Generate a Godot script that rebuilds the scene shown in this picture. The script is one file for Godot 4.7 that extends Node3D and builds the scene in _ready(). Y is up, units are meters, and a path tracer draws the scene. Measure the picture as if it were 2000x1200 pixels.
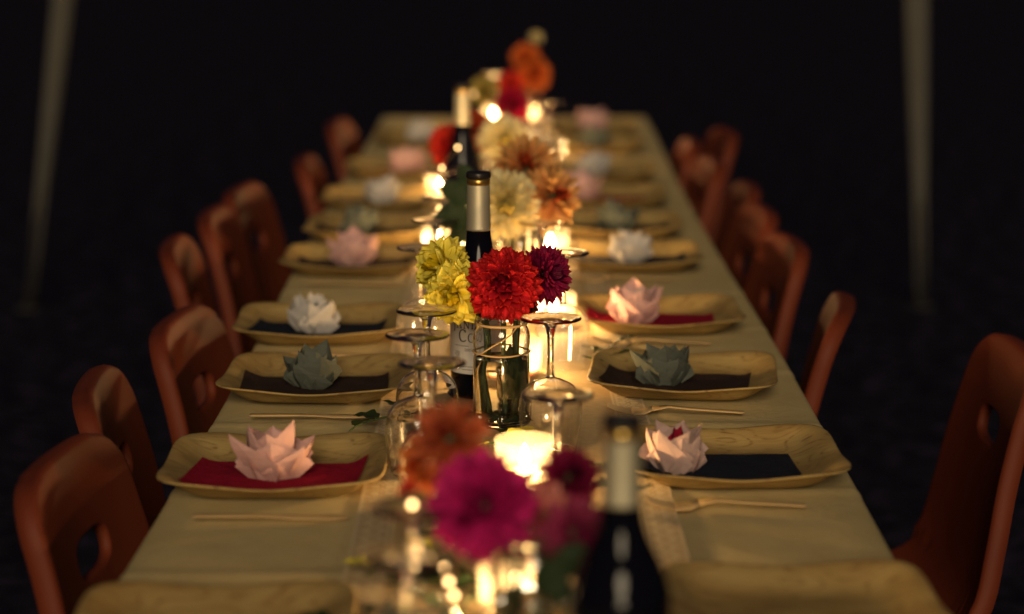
extends Node3D
# A long dinner table laid outdoors at night, lit by candles. Metres, y up; the table runs along -z.

const T := 0.748          # height of the cloth
var M := {}
var names := {}
var rng := RandomNumberGenerator.new()
var meshes := {}
var jar_at := Vector3.ZERO

# ------------------------------------------------------------------ helpers
func numbered(called: String) -> String:
	var n: int = names.get(called, 0)
	names[called] = n + 1
	return called if n == 0 else "%s_%03d" % [called, n]

func tag(o: Node, label: String, category: String, group := "", kind := "") -> Node:
	if label: o.set_meta("label", label)
	if category: o.set_meta("category", category)
	if group: o.set_meta("group", group)
	if kind: o.set_meta("kind", kind)
	return o

func thing(called: String, label: String, category: String, at := Vector3.ZERO, turn := 0.0, group := "") -> Node3D:
	var o := Node3D.new()
	o.name = numbered(called)
	o.position = at
	o.rotation.y = turn
	tag(o, label, category, group)
	add_child(o)
	return o

func part(called: String, mesh: Mesh, mat: Material, parent: Node, at := Vector3.ZERO) -> MeshInstance3D:
	var o := MeshInstance3D.new()
	o.mesh = mesh
	o.material_override = mat
	o.position = at
	if parent == self:
		o.name = numbered(called)
		add_child(o)
	else:
		var n := 0
		for c in parent.get_children():
			if c.name == called or c.name.begins_with(called + "_0") or c.name.begins_with(called + "_1"): n += 1
		o.name = called if n == 0 else "%s_%03d" % [called, n]
		parent.add_child(o, true)
	return o

func begin() -> SurfaceTool:
	var st := SurfaceTool.new()
	st.begin(Mesh.PRIMITIVE_TRIANGLES)
	st.set_smooth_group(0)
	return st

func finish(st: SurfaceTool, smooth := true) -> ArrayMesh:
	if not smooth: pass
	st.generate_normals()
	st.index()
	return st.commit()

# a grid of (rows) x (cols) points into st, front face clockwise when row goes up and col goes right->left (see lathe)
func grid(st: SurfaceTool, p: Array, uv: Array = [], col: Array = [], close := false) -> void:
	var rows := p.size()
	var cols: int = p[0].size()
	for i in rows - 1:
		for j in (cols if close else cols - 1):
			var k := (j + 1) % cols
			var quad := [[i, j], [i, k], [i + 1, k], [i, j], [i + 1, k], [i + 1, j]]
			if p[i][j].is_equal_approx(p[i][k]): quad = quad.slice(3)
			elif p[i + 1][j].is_equal_approx(p[i + 1][k]): quad = quad.slice(0, 3)
			for q in quad:
				if col: st.set_color(col[q[0]][q[1]])
				if uv: st.set_uv(uv[q[0]][q[1]])
				st.add_vertex(p[q[0]][q[1]])

func lathe(profile: Array, seg := 40, st: SurfaceTool = null, at := Vector3.ZERO, uvs := false) -> ArrayMesh:
	var own := st == null
	if own: st = begin()
	var pts := []
	var uv := []
	for i in profile.size():
		var row := []
		var urow := []
		for j in (seg + 1):
			var a := TAU * (j % seg) / seg
			row.append(at + Vector3(profile[i].x * cos(a), profile[i].y, profile[i].x * sin(a)))
			urow.append(Vector2(1.0 - float(j) / seg, 1.0 - float(i) / (profile.size() - 1)))
		pts.append(row)
		uv.append(urow)
	grid(st, pts, uv)
	return finish(st) if own else null

func tube(path: Array, radii, seg := 8, st: SurfaceTool = null, caps := true) -> ArrayMesh:
	var own := st == null
	if own: st = begin()
	var rows := []
	var n := path.size()
	var up := Vector3(0.31, 0.2, 0.93).normalized()
	for i in n:
		var t: Vector3 = (path[mini(i + 1, n - 1)] - path[maxi(i - 1, 0)]).normalized()
		var x := t.cross(up)
		if x.length() < 0.05: x = t.cross(Vector3.RIGHT)
		x = x.normalized()
		up = x.cross(t).normalized()
		var r: float = radii[i] if radii is Array else radii
		var row := []
		for j in seg:
			var a := TAU * j / seg
			row.append(path[i] + (x * cos(a) - up * sin(a)) * r)
		rows.append(row)
	if caps:
		var a0 := []
		var a1 := []
		for j in seg:
			a0.append(path[0])
			a1.append(path[n - 1])
		rows.push_front(a0)
		rows.push_back(a1)
	grid(st, rows, [], [], true)
	return finish(st) if own else null

func box(st: SurfaceTool, size: Vector3, at := Vector3.ZERO, basis := Basis(), bevel := 0.003) -> void:
	# a box with chamfered edges along y: lathe-like rows of a rounded rectangle
	var hx := size.x / 2
	var hz := size.z / 2
	var hy := size.y / 2
	var b: float = minf(bevel, minf(hx, minf(hy, hz)) * 0.9)
	var rows := []
	for q in [[-hy, hx - b, hz - b, 0], [-hy, hx - b, hz - b, 1], [-hy + b, hx, hz, 1], [hy - b, hx, hz, 1], [hy, hx - b, hz - b, 1], [hy, hx - b, hz - b, 0]]:
		var row := []
		for k in 4:
			var sx: float = [1, 1, -1, -1][k]
			var sz: float = [-1, 1, 1, -1][k]
			row.append(at + basis * Vector3(sx * q[1] * q[3], q[0], sz * q[2] * q[3]))
		rows.append(row)
	st.set_smooth_group(-1)
	grid(st, rows, [], [], true)
	st.set_smooth_group(0)

func curve(pts: Array, n: int) -> Array:   # Catmull-Rom through Vector2 or Vector3 points
	var out := []
	var m := pts.size()
	for i in n:
		var t := float(i) / (n - 1) * (m - 1)
		var k := mini(int(t), m - 2)
		var f := t - k
		var a = pts[maxi(k - 1, 0)]
		var b = pts[k]
		var c = pts[k + 1]
		var d = pts[mini(k + 2, m - 1)]
		out.append(((b * 2.0) + (c - a) * f + (a * 2.0 - b * 5.0 + c * 4.0 - d) * f * f + (b * 3.0 - a - c * 3.0 + d) * f * f * f) * 0.5)
	return out

func srgb(r: float, g: float, b: float, a := 1.0) -> Color:   # from real-world linear values
	var c := Color(r, g, b).linear_to_srgb()
	c.a = a
	return c

func plain(r: float, g: float, b: float, rough := 0.8, spec := 0.5) -> StandardMaterial3D:
	var m := StandardMaterial3D.new()
	m.albedo_color = srgb(r, g, b)
	m.roughness = rough
	m.metallic_specular = spec
	return m

func noise(freq: float, seed_ := 1, oct := 3) -> FastNoiseLite:
	var n := FastNoiseLite.new()
	n.noise_type = FastNoiseLite.TYPE_SIMPLEX_SMOOTH
	n.frequency = freq
	n.seed = seed_
	n.fractal_octaves = oct
	return n

func noise_tex(freq: float, seed_: int, c0: Color, c1: Color, size := 256, oct := 4) -> NoiseTexture2D:
	var t := NoiseTexture2D.new()
	t.width = size
	t.height = size
	t.seamless = true
	t.noise = noise(freq, seed_, oct)
	var g := Gradient.new()
	g.set_color(0, c0)
	g.set_color(1, c1)
	t.color_ramp = g
	return t

func bump(m: StandardMaterial3D, freq: float, depth: float, scale: float, seed_ := 5) -> void:
	m.heightmap_enabled = true
	m.heightmap_texture = noise_tex(freq, seed_, Color.BLACK, Color.WHITE)
	m.heightmap_scale = depth
	m.uv1_triplanar = true
	m.uv1_scale = Vector3.ONE * scale

func pn(x: float, z: float, p := 5.0) -> float:
	return pow(pow(absf(x), p) + pow(absf(z), p), 1.0 / p)

# ------------------------------------------------------------------ materials
func palm_texture(seed_: int) -> ImageTexture:
	var im := Image.create(320, 320, false, Image.FORMAT_RGB8)
	var n := noise(0.011, seed_, 2)
	var fine := noise(0.05, seed_ + 9, 3)
	for y in 320:
		for x in 320:
			var w := n.get_noise_2d(x * 0.45, y * 1.3)
			var band := sin((y * 0.030 + w * 3.2) * TAU * 0.5)
			var line := pow(absf(band), 14.0)
			var f := fine.get_noise_2d(x * 0.25, y * 5.0)
			var tone := clampf(0.5 + 0.45 * w + 0.25 * f, 0.0, 1.0)
			var c := Color(0.21, 0.130, 0.045).lerp(Color(0.45, 0.33, 0.130), tone)
			c = c.lerp(Color(0.17, 0.095, 0.035), line * 0.85 * clampf(0.5 + 2.0 * f, 0.0, 1.0))
			im.set_pixel(x, y, c.linear_to_srgb())
	return ImageTexture.create_from_image(im)

func lace_texture() -> ImageTexture:
	# across: burlap in the middle, a lace band with little flowers along both edges
	var im := Image.create(256, 256, false, Image.FORMAT_RGBA8)
	var n := noise(0.09, 3, 3)
	for y in 256:
		for x in 256:
			var u := x / 256.0
			var edge := minf(u, 1.0 - u) * 0.34      # metres from the edge
			var v := y / 256.0 * 0.34
			var weave := 0.5 + 0.25 * sin(x * 1.9) * sin(y * 1.9) + 0.35 * n.get_noise_2d(x, y)
			var c := Color(0.28, 0.20, 0.105).lerp(Color(0.42, 0.32, 0.18), clampf(weave, 0, 1))
			c.a = 1.0
			if edge < 0.042:
				c = Color(0.50, 0.41, 0.27)
				var cell := Vector2(fposmod(v, 0.0283) - 0.01415, edge - 0.021)
				var a := cell.angle()
				var r := cell.length()
				var petal := 0.0085 + 0.0035 * cos(a * 6.0)
				var hole := false
				if r > petal and r < petal + 0.0032: hole = true
				if r < 0.0022: hole = true
				if edge < 0.008 and fposmod(v, 0.00708) < 0.0035 and edge > 0.003: hole = true
				if edge > 0.036 and edge < 0.039 and fposmod(v, 0.00566) < 0.003: hole = true
				if hole: c = Color(0.33, 0.25, 0.14)
			im.set_pixel(x, y, Color(c.r, c.g, c.b).linear_to_srgb())
	return ImageTexture.create_from_image(im)

func build_materials() -> void:
	var m := plain(1, 1, 1, 0.9, 0.3)
	m.albedo_texture = noise_tex(0.02, 4, srgb(0.46, 0.365, 0.180), srgb(0.53, 0.43, 0.220))
	m.heightmap_enabled = true
	m.heightmap_texture = noise_tex(0.12, 12, Color.BLACK, Color.WHITE)
	m.heightmap_scale = 0.05
	m.uv1_triplanar = true
	m.uv1_scale = Vector3.ONE * 2.3
	M.cloth = m
	m = plain(1, 1, 1, 0.95, 0.2)
	m.albedo_texture = lace_texture()
	M.runner = m
	m = plain(1, 1, 1, 1.0, 0.1)
	m.albedo_texture = noise_tex(0.03, 21, srgb(0.004, 0.004, 0.008), srgb(0.034, 0.030, 0.056), 512, 5)
	m.uv1_triplanar = true
	m.uv1_scale = Vector3.ONE * 0.35
	bump(m, 0.09, 1.2, 0.6)
	M.ground = m
	m = plain(1, 1, 1, 0.62, 0.35)
	m.albedo_texture = noise_tex(0.006, 31, srgb(0.105, 0.018, 0.009), srgb(0.19, 0.038, 0.013))
	m.uv1_triplanar = true
	m.uv1_scale = Vector3.ONE * 1.5
	M.plastic = m
	M.steel = plain(0.32, 0.31, 0.30, 0.35)
	M.steel.metallic = 0.9
	M.rubber = plain(0.02, 0.02, 0.02, 0.8)
	M.board = plain(0.30, 0.20, 0.11, 0.6)
	for k in 3:
		m = plain(1, 1, 1, 0.62, 0.35)
		m.albedo_texture = palm_texture(40 + k * 7)
		M["palm%d" % k] = m
	M.wood = plain(1, 1, 1, 0.7, 0.3)
	M.wood.albedo_texture = noise_tex(0.03, 8, srgb(0.42, 0.28, 0.13), srgb(0.60, 0.43, 0.22))
	M.wood.uv1_triplanar = true
	M.wood.uv1_scale = Vector3(2, 20, 20)
	var paper := {"pink": [0.70, 0.43, 0.41], "white": [0.66, 0.63, 0.62], "green": [0.145, 0.16, 0.135], "crimson": [0.30, 0.010, 0.035], "navy": [0.020, 0.024, 0.040], "brown": [0.045, 0.028, 0.026], "blush": [0.62, 0.44, 0.41]}
	for k in paper:
		var c: Array = paper[k]
		m = plain(1, 1, 1, 0.95, 0.2)
		m.albedo_texture = noise_tex(0.015, 50 + k.length(), srgb(c[0] * 0.72, c[1] * 0.72, c[2] * 0.72), srgb(c[0], c[1], c[2]), 128)
		m.backlight_enabled = true
		m.backlight = Color(0.25, 0.25, 0.25)
		bump(m, 0.03, 0.12, 9.0)
		M[k] = m
	# glass
	m = StandardMaterial3D.new()
	m.transparency = BaseMaterial3D.TRANSPARENCY_ALPHA
	m.albedo_color = Color(1, 1, 1, 0.02)
	m.roughness = 0.0
	m.metallic_specular = 0.5
	M.pane = m
	m = StandardMaterial3D.new()
	m.albedo_color = Color(1, 1, 1, 0.0)
	m.roughness = 0.0
	m.refraction_enabled = true
	m.refraction_scale = 0.05
	M.glass = m
	m = StandardMaterial3D.new()
	m.albedo_color = Color(0.97, 0.97, 0.92, 0.0)
	m.roughness = 0.0
	m.refraction_enabled = true
	m.refraction_scale = 0.033
	M.water = m
	M.bottle = plain(0.004, 0.004, 0.008, 0.08, 0.3)
	M.foil = plain(0.84, 0.77, 0.55, 0.5)
	M.foil.metallic = 0.75
	M.gold = plain(0.70, 0.45, 0.12, 0.3)
	M.gold.metallic = 0.9
	M.cap = plain(0.02, 0.016, 0.016, 0.35)
	M.label = plain(0.80, 0.79, 0.77, 0.85, 0.3)
	M.ink = plain(0.02, 0.02, 0.025, 0.8, 0.2)
	M.twine = plain(0.40, 0.27, 0.13, 0.95, 0.2)
	M.stem = plain(0.05, 0.075, 0.025, 0.6)
	M.leaf = plain(0.018, 0.034, 0.012, 0.6, 0.25)
	M.leaf.backlight_enabled = true
	M.leaf.backlight = Color(0.2, 0.2, 0.2)
	M.lime = plain(0.55, 0.50, 0.06, 0.6)
	M.lime.backlight_enabled = true
	M.lime.backlight = Color(0.5, 0.5, 0.3)
	# candles
	m = plain(0.80, 0.70, 0.58, 0.45, 0.5)
	m.transparency = BaseMaterial3D.TRANSPARENCY_ALPHA
	m.albedo_color.a = 0.05
	m.backlight_enabled = true
	m.backlight = Color(0.95, 0.9, 0.85)
	M.holder = m
	m = plain(0.66, 0.50, 0.33, 0.5, 0.4)
	m.subsurf_scatter_enabled = true
	m.subsurf_scatter_strength = 0.4
	M.wax = m
	m = plain(1, 0.9, 0.7, 1.0, 0.0)
	m.emission_enabled = true
	m.emission = Color(1.0, 0.80, 0.52)
	m.emission_energy_multiplier = 440.0
	M.flame = m
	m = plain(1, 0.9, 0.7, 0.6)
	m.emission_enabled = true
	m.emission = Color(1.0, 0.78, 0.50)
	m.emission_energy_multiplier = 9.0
	M.glint_glow = m  # glow of the beads added as glints of the glassware
	M.wick = plain(0.01, 0.01, 0.01, 0.9)
	m = plain(0.105, 0.10, 0.088, 0.9, 0.2)
	bump(m, 0.02, 0.6, 2.0)
	M.fabric = m

func petal_material(rough := 0.6) -> StandardMaterial3D:
	if not M.has("petal"):
		var m := StandardMaterial3D.new()
		m.vertex_color_use_as_albedo = true
		m.roughness = rough
		m.metallic_specular = 0.35
		m.backlight_enabled = true
		m.backlight = Color(0.55, 0.55, 0.55)
		M.petal = m
	return M.petal

# ------------------------------------------------------------------ furniture
func trestle_table(z: float, which: String) -> void:
	var o := thing("trestle_table", which, "table", Vector3(0, 0, z), 0.0, "trestle tables set end to end")
	var st := begin()
	box(st, Vector3(0.74, 0.03, 1.796), Vector3(0, T - 0.006 - 0.015, 0))
	part("tabletop", finish(st), M.board, o)
	for s in [-1, 1]:
		st = begin()
		box(st, Vector3(0.05, T - 0.075, 0.05), Vector3(0, (T - 0.075) / 2 + 0.037, s * 0.8))
		box(st, Vector3(0.5, 0.035, 0.045), Vector3(0, 0.0185, s * 0.8))
		part("leg", finish(st), M.steel, o)

func table_cloth() -> void:
	var st := begin()
	var prof := []   # (x, y, hang) across the table
	var hw := 0.372
	var drop := 0.19
	for i in 9: prof.append(Vector3(-hw - 0.012, -0.012 - drop * (1.0 - i / 8.0), 1.0 - i / 8.0))
	for i in range(1, 5):
		var a := PI / 2 * i / 4.0
		prof.append(Vector3(-hw - 0.012 * cos(a), -0.012 + 0.012 * sin(a), 0))
	for i in range(1, 24): prof.append(Vector3(lerpf(-hw, hw, i / 24.0), 0, 0))
	for i in range(0, 5):
		var a := PI / 2 * i / 4.0
		prof.append(Vector3(hw + 0.012 * sin(a), -0.012 + 0.012 * cos(a), 0))
	for i in range(1, 9): prof.append(Vector3(hw + 0.012, -0.012 - drop * i / 8.0, i / 8.0))
	var n := noise(1.4, 77, 2)
	var z0 := -0.88
	var z1 := -6.27
	var rows := []
	for k in 541:
		var z := lerpf(z0, z1, k / 540.0)
		var row := []
		for p in prof:
			var side := signf(p.x)
			var ripple: float = (sin(z * 17.0 + side) + 0.6 * sin(z * 29.0 + 2.0 * side)) * 0.010 + 0.012
			var fold := 0.0020 * n.get_noise_2d(p.x * 2.0, z)
			# the cloth is three paper lengths, each crossed by folds where it lay packed
			var c := absf(fposmod(z + 0.07, 0.30) - 0.15)
			fold += 0.0022 * exp(-c * c / 0.00012) if p.z == 0.0 else 0.0
			row.append(Vector3(p.x + side * ripple * p.z + 0.006 * sin(z * 1.9 + 0.6) * (1.0 if absf(p.x) > 0.3 else 0.0), T + p.y + fold + 0.008 * p.z * sin(z * 11.0), z))
		rows.append(row)
	# let the far end fall too
	for k in range(1, 8):
		var row := []
		for q in rows[540]: row.append(Vector3(q.x, minf(q.y, T - 0.012 - 0.19 * k / 7.0), z1 - 0.012))
		rows.append(row)
	grid(st, rows)
	var o := part("tablecloth", finish(st), M.cloth, self)
	tag(o, "cream paper tablecloth covering the whole long dinner table", "tablecloth")
	st = begin()
	rows = []
	var uvs := []
	for k in 181:
		var z := lerpf(-1.0, -6.2, k / 180.0)
		var row := []
		var ur := []
		for j in 13:
			var x := lerpf(-0.17, 0.17, j / 12.0) + 0.006 * sin(z * 2.3)
			row.append(Vector3(x, T + 0.0042 + 0.0012 * n.get_noise_2d(x * 6.0, z * 5.0), z))
			ur.append(Vector2(j / 12.0, -z / 0.34))
		rows.append(row)
		uvs.append(ur)
	grid(st, rows, uvs)
	o = part("table_runner", finish(st), M.runner, self)
	tag(o, "burlap table runner with lace borders laid down the middle of the table", "table runner")

# the chair shell: a sheet from the front lip of the seat to the top of the back, with a hand hole and rolled edges
const SHELL := [Vector2(0.205, 0.425), Vector2(0.17, 0.441), Vector2(0.05, 0.436), Vector2(-0.06, 0.430), Vector2(-0.135, 0.440), Vector2(-0.178, 0.485), Vector2(-0.194, 0.56), Vector2(-0.206, 0.64), Vector2(-0.222, 0.715), Vector2(-0.243, 0.788)]
var shell_pts := []
var shell_len := 0.0

func shell_at(u: float, v: float) -> Array:   # position on the sheet and its normal, facing the sitter
	var t := v / shell_len * (shell_pts.size() - 1)
	var k := clampi(int(t), 0, shell_pts.size() - 2)
	var p: Vector2 = shell_pts[k].lerp(shell_pts[k + 1], t - k)
	var d: Vector2 = (shell_pts[mini(k + 2, shell_pts.size() - 1)] - shell_pts[maxi(k - 1, 0)]).normalized()
	var nrm := Vector3(0, -d.x, d.y)      # x of the profile is local z
	var dish := (0.020 if v > shell_len * 0.55 else 0.012) * pow(u / 0.19, 2.0)
	return [Vector3(u, p.y, p.x) + nrm * dish, nrm]

func shell_mesh() -> ArrayMesh:
	var raw := curve(SHELL, 200)
	shell_len = 0.0
	var acc := [0.0]
	for i in range(1, raw.size()):
		shell_len += raw[i].distance_to(raw[i - 1])
		acc.append(shell_len)
	shell_pts = []
	var k := 0
	for i in 120:
		var s := shell_len * i / 119.0
		while k < acc.size() - 2 and acc[k + 1] < s: k += 1
		shell_pts.append(raw[k].lerp(raw[k + 1], clampf((s - acc[k]) / (acc[k + 1] - acc[k]), 0, 1)))
	var L := shell_len
	var width := func(v: float) -> float:
		if v < L * 0.45: return 0.195
		return lerpf(0.195, 0.150, smoothstep(L * 0.45, L * 0.98, v))
	# outline, counter-clockwise seen from the sitter's side: bottom right, up, top, down
	var out := []
	var r0 := 0.06
	var r1 := 0.062
	var w0: float = width.call(0.0)
	for i in 9: out.append(Vector2(lerpf(-w0 + r0, w0 - r0, i / 9.0), 0))
	for i in 7:
		var a := PI / 2 * i / 7.0
		out.append(Vector2(w0 - r0 + r0 * sin(a), r0 - r0 * cos(a)))
	for i in 30:
		var v := lerpf(r0, L - r1, i / 30.0)
		out.append(Vector2(width.call(v), v))
	var w1: float = width.call(L - r1)
	for i in 9:
		var a := PI / 2 * i / 9.0
		out.append(Vector2(w1 - r1 + r1 * cos(a), L - r1 + r1 * sin(a)))
	for i in 12:
		var u := lerpf(w1 - r1, -w1 + r1, i / 12.0)
		out.append(Vector2(u, L + 0.006 * (1.0 - pow(u / w1, 2.0)) - 0.001))
	for i in 9:
		var a := PI / 2 * i / 9.0
		out.append(Vector2(-w1 + r1 - r1 * sin(a), L - r1 + r1 * cos(a)))
	for i in 30:
		var v := lerpf(L - r1, r0, i / 30.0)
		out.append(Vector2(-width.call(v), v))
	for i in 7:
		var a := PI / 2 * i / 7.0
		out.append(Vector2(-w0 + r0 - r0 * cos(a), r0 - r0 * sin(a)))
	var hole := Vector2(0, L - 0.105)
	var N := out.size()
	var rows := []
	var put := func(uv: Vector2, outward: Vector2, o: float, back: float) -> Vector3:
		var s := shell_at(uv.x, uv.y)
		var e := shell_at(uv.x + outward.x * 0.002, uv.y + outward.y * 0.002)
		var dir: Vector3 = e[0] - s[0]
		return s[0] + dir.normalized() * o - s[1] * back
	var ring := func(f: Callable) -> void:
		var row := []
		for i in N:
			var o: Vector2 = out[i]
			var d := (o - hole)
			var a := d.angle()
			var c := cos(a)
			var sn := sin(a)
			var rad := 1.0 / pow(pow(absf(c) / 0.058, 3.0) + pow(absf(sn) / 0.025, 3.0), 1.0 / 3.0)
			row.append(f.call(hole + Vector2(c, sn) * rad, o, d.normalized()))
		rows.append(row)
	# back side flange of the hole, its edge, the face, the outer edge, the outer flange
	ring.call(func(h, _o, d): return put.call(h, -d, 0.003, 0.014))
	ring.call(func(h, _o, d): return put.call(h, -d, 0.004, 0.006))
	ring.call(func(h, _o, d): return put.call(h, -d, 0.002, 0.001))
	for i in 25:
		var f: float = pow(i / 24.0, 1.15)
		ring.call(func(h, o, d): return put.call(h.lerp(o, f), d, 0.0, 0.0))
	var outward := func(i: int) -> Vector2:
		var t: Vector2 = (out[(i + 1) % N] - out[(i + N - 1) % N]).normalized()
		return Vector2(t.y, -t.x)
	for q in [[0.004, 0.0015], [0.0075, 0.006], [0.0085, 0.014], [0.008, 0.026], [0.005, 0.026], [0.0055, 0.014], [0.0042, 0.0075], [0.0, 0.0045]]:
		var row := []
		for i in N: row.append(put.call(out[i], outward.call(i), q[0], q[1]))
		rows.append(row)
	for i in 25:
		var f: float = 1.0 - pow(i / 24.0, 1.0 / 1.15)
		ring.call(func(h, o, d): return put.call(h.lerp(o, f), d, 0.0, 0.0045))
	ring.call(func(h, _o, d): return put.call(h, -d, 0.0005, 0.006))
	ring.call(func(h, _o, d): return put.call(h, -d, 0.001, 0.014))
	ring.call(func(h, _o, d): return put.call(h, -d, 0.003, 0.014))
	for r in rows: r.reverse()
	var st := begin()
	grid(st, rows, [], [], true)
	return finish(st)

func make_chair() -> Node3D:
	var o := thing("chair", "x", "chair")
	part("shell", shell_mesh(), M.plastic, o)
	for sx in [-1, 1]:
		part("leg", tube([Vector3(sx * 0.15, 0.412, 0.12), Vector3(sx * 0.165, 0.36, 0.135), Vector3(sx * 0.205, 0.012, 0.185)], 0.0105, 10), M.steel, o)
		part("leg", tube([Vector3(sx * 0.15, 0.412, -0.10), Vector3(sx * 0.165, 0.36, -0.115), Vector3(sx * 0.205, 0.012, -0.215)], 0.0105, 10), M.steel, o)
		part("rail", tube([Vector3(sx * 0.15, 0.413, -0.11), Vector3(sx * 0.15, 0.413, 0.13)], 0.0105, 10), M.steel, o)
		for z in [0.186, -0.216]:
			part("foot", lathe([Vector2(0, 0), Vector2(0.013, 0.001), Vector2(0.014, 0.012), Vector2(0.012, 0.03), Vector2(0, 0.031)], 12), M.rubber, o, Vector3(sx * 0.205, 0, z))
	return o

# ------------------------------------------------------------------ tableware
const PA := 0.123
const PB := 0.113
func plate_height(k: float) -> float:
	return 0.0035 + 0.0215 * smoothstep(0.62, 1.0, k) * (0.55 + 0.45 * k)

func plate_mesh() -> ArrayMesh:
	if meshes.has("plate"): return meshes.plate
	var st := begin()
	var rows := []
	var uvs := []
	var add := func(k: float, y: float, grow := 0.0) -> void:
		var row := []
		var ur := []
		for j in 64:
			var a := TAU * j / 64.0
			var c := cos(a)
			var s := sin(a)
			var r := 1.0 / pn(c, s, 6.0)
			var lift := 0.0035 * cos(a * 4.0 + PI) * smoothstep(0.75, 1.0, k)
			row.append(Vector3(c * r * (PA * k + grow), y + lift, s * r * (PB * k + grow)))
			ur.append(Vector2(0.5 + c * r * k * 0.48, 0.5 + s * r * k * 0.48))
		rows.append(row)
		uvs.append(ur)
	add.call(0.001, 0.0)
	add.call(0.3, 0.0)
	add.call(0.60, 0.0)
	for k in [0.66, 0.72, 0.78, 0.84, 0.90, 0.95, 1.0]: add.call(k, plate_height(k) - 0.0028)
	add.call(1.0, plate_height(1.0) - 0.0016, 0.0012)
	add.call(1.0, plate_height(1.0) + 0.0001, 0.0010)
	for k in [0.995, 0.95, 0.90, 0.84, 0.78, 0.72, 0.66, 0.6, 0.45, 0.3, 0.15, 0.001]: add.call(k, plate_height(k))
	grid(st, rows, uvs, [], true)
	meshes.plate = finish(st)
	return meshes.plate

func napkin_mesh(turn: float, sx: float, sz: float, off: Vector2, seed_: int) -> ArrayMesh:
	var st := begin()
	var n := noise(9.0, seed_, 2)
	var rows := []
	for i in 25:
		var row := []
		for j in 25:
			var q := Vector2(lerpf(-sx, sx, j / 24.0), lerpf(-sz, sz, i / 24.0)).rotated(turn) + off
			var k := pn(q.x / PA, q.y / PB, 6.0)
			if k > 0.93:
				q *= 0.93 / k
				k = 0.93
			row.append(Vector3(q.x, plate_height(k) + 0.0028 + 0.0016 * (n.get_noise_2d(q.x, q.y) + 1.0) + 0.0035 * cos((0.5 * (q.x / PA) + 0.5 * q.y / PB) * 6.0) * smoothstep(0.65, 0.95, k), q.y))
		row.reverse()
		rows.append(row)
	grid(st, rows)
	return finish(st)

# one folded paper petal: x across, y up, z outwards; standing on the ring's edge
func lotus_petal(h: float, w: float, lean: float) -> ArrayMesh:
	var key := "lotus%f%f%f" % [h, w, lean]
	if meshes.has(key): return meshes[key]
	var st := begin()
	var rows := []
	for i in 7:
		var v := i / 6.0
		var hw := w * 0.5 * (lerpf(0.62, 1.0, v / 0.33) if v < 0.33 else maxf(0.012, 1.0 - pow((v - 0.33) / 0.67, 1.6)))
		var out := lean * h * (v - 0.42 * v * v * v)
		var row := []
		for j in 5:
			var u := j / 2.0 - 1.0
			row.append(Vector3(u * hw, h * v * (1.0 - 0.05 * absf(u)), out - 0.42 * hw * absf(u) - 0.20 * hw * u * u))
		row.reverse()
		rows.append(row)
	st.set_smooth_group(-1)
	grid(st, rows)
	meshes[key] = finish(st)
	return meshes[key]

func lotus(at: Vector3, turn: float, outer: String, inner: String, label: String, open := 0.55, size := 1.0) -> void:
	var o := thing("lotus_napkin", label, "folded napkin", at, turn, "napkins folded into lotus flowers")
	o.scale = Vector3.ONE * size
	for ring in 3:
		var n: int = [6, 5, 3][ring]
		for k in n:
			var a := TAU * (k + (0.5 if ring == 1 else 0.0)) / n + rng.randf_range(-0.16, 0.16)
			var h: float = snappedf([0.040, 0.045, 0.037][ring] * rng.randf_range(0.84, 1.12), 0.003)
			var w: float = snappedf([0.064, 0.060, 0.044][ring] * rng.randf_range(0.88, 1.12), 0.005)
			var p := part("petal", lotus_petal(h, w, [open * 1.15, open * 0.65, 0.18][ring]), M[outer] if ring < 2 else M[inner], o)
			p.basis = Basis(Vector3.UP, a) * Basis(Vector3.RIGHT, rng.randf_range(-0.16, 0.20)) * Basis(Vector3.BACK, rng.randf_range(-0.18, 0.18))
			p.position = Basis(Vector3.UP, a) * Vector3(0, [0.0005, 0.002, 0.002][ring], [0.019, 0.013, 0.005][ring])

func strip(pts: Array, widths: Array, thick: float, arch: Array) -> ArrayMesh:
	# a flat piece along x: pts are x positions, widths in z, arch heights
	var st := begin()
	var rows := []
	for i in pts.size():
		var w: float = widths[i] / 2
		var y: float = arch[i]
		var x: float = pts[i]
		var b := thick * 0.4
		rows.append([Vector3(x, y, -w + b), Vector3(x, y + b, -w), Vector3(x, y + thick - b, -w), Vector3(x, y + thick, -w + b), Vector3(x, y + thick, w - b), Vector3(x, y + thick - b, w), Vector3(x, y + b, w), Vector3(x, y, w - b)])
	var c0: Array = []
	var c1: Array = []
	for k in 8:
		c0.append(Vector3(pts[0], arch[0] + thick / 2, 0))
		c1.append(Vector3(pts[-1], arch[-1] + thick / 2, 0))
	rows.push_front(c0)
	rows.push_back(c1)
	for r in rows: r.reverse()
	grid(st, rows, [], [], true)
	return finish(st)

func knife_mesh() -> ArrayMesh:
	if not meshes.has("knife"):
		meshes.knife = strip([-0.082, -0.078, -0.02, 0.0, 0.02, 0.05, 0.072, 0.08, 0.083], [0.008, 0.011, 0.010, 0.009, 0.015, 0.0165, 0.013, 0.007, 0.003], 0.0018, [0.003, 0.003, 0.003, 0.0025, 0.0015, 0.001, 0.001, 0.001, 0.001])
	return meshes.knife

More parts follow.
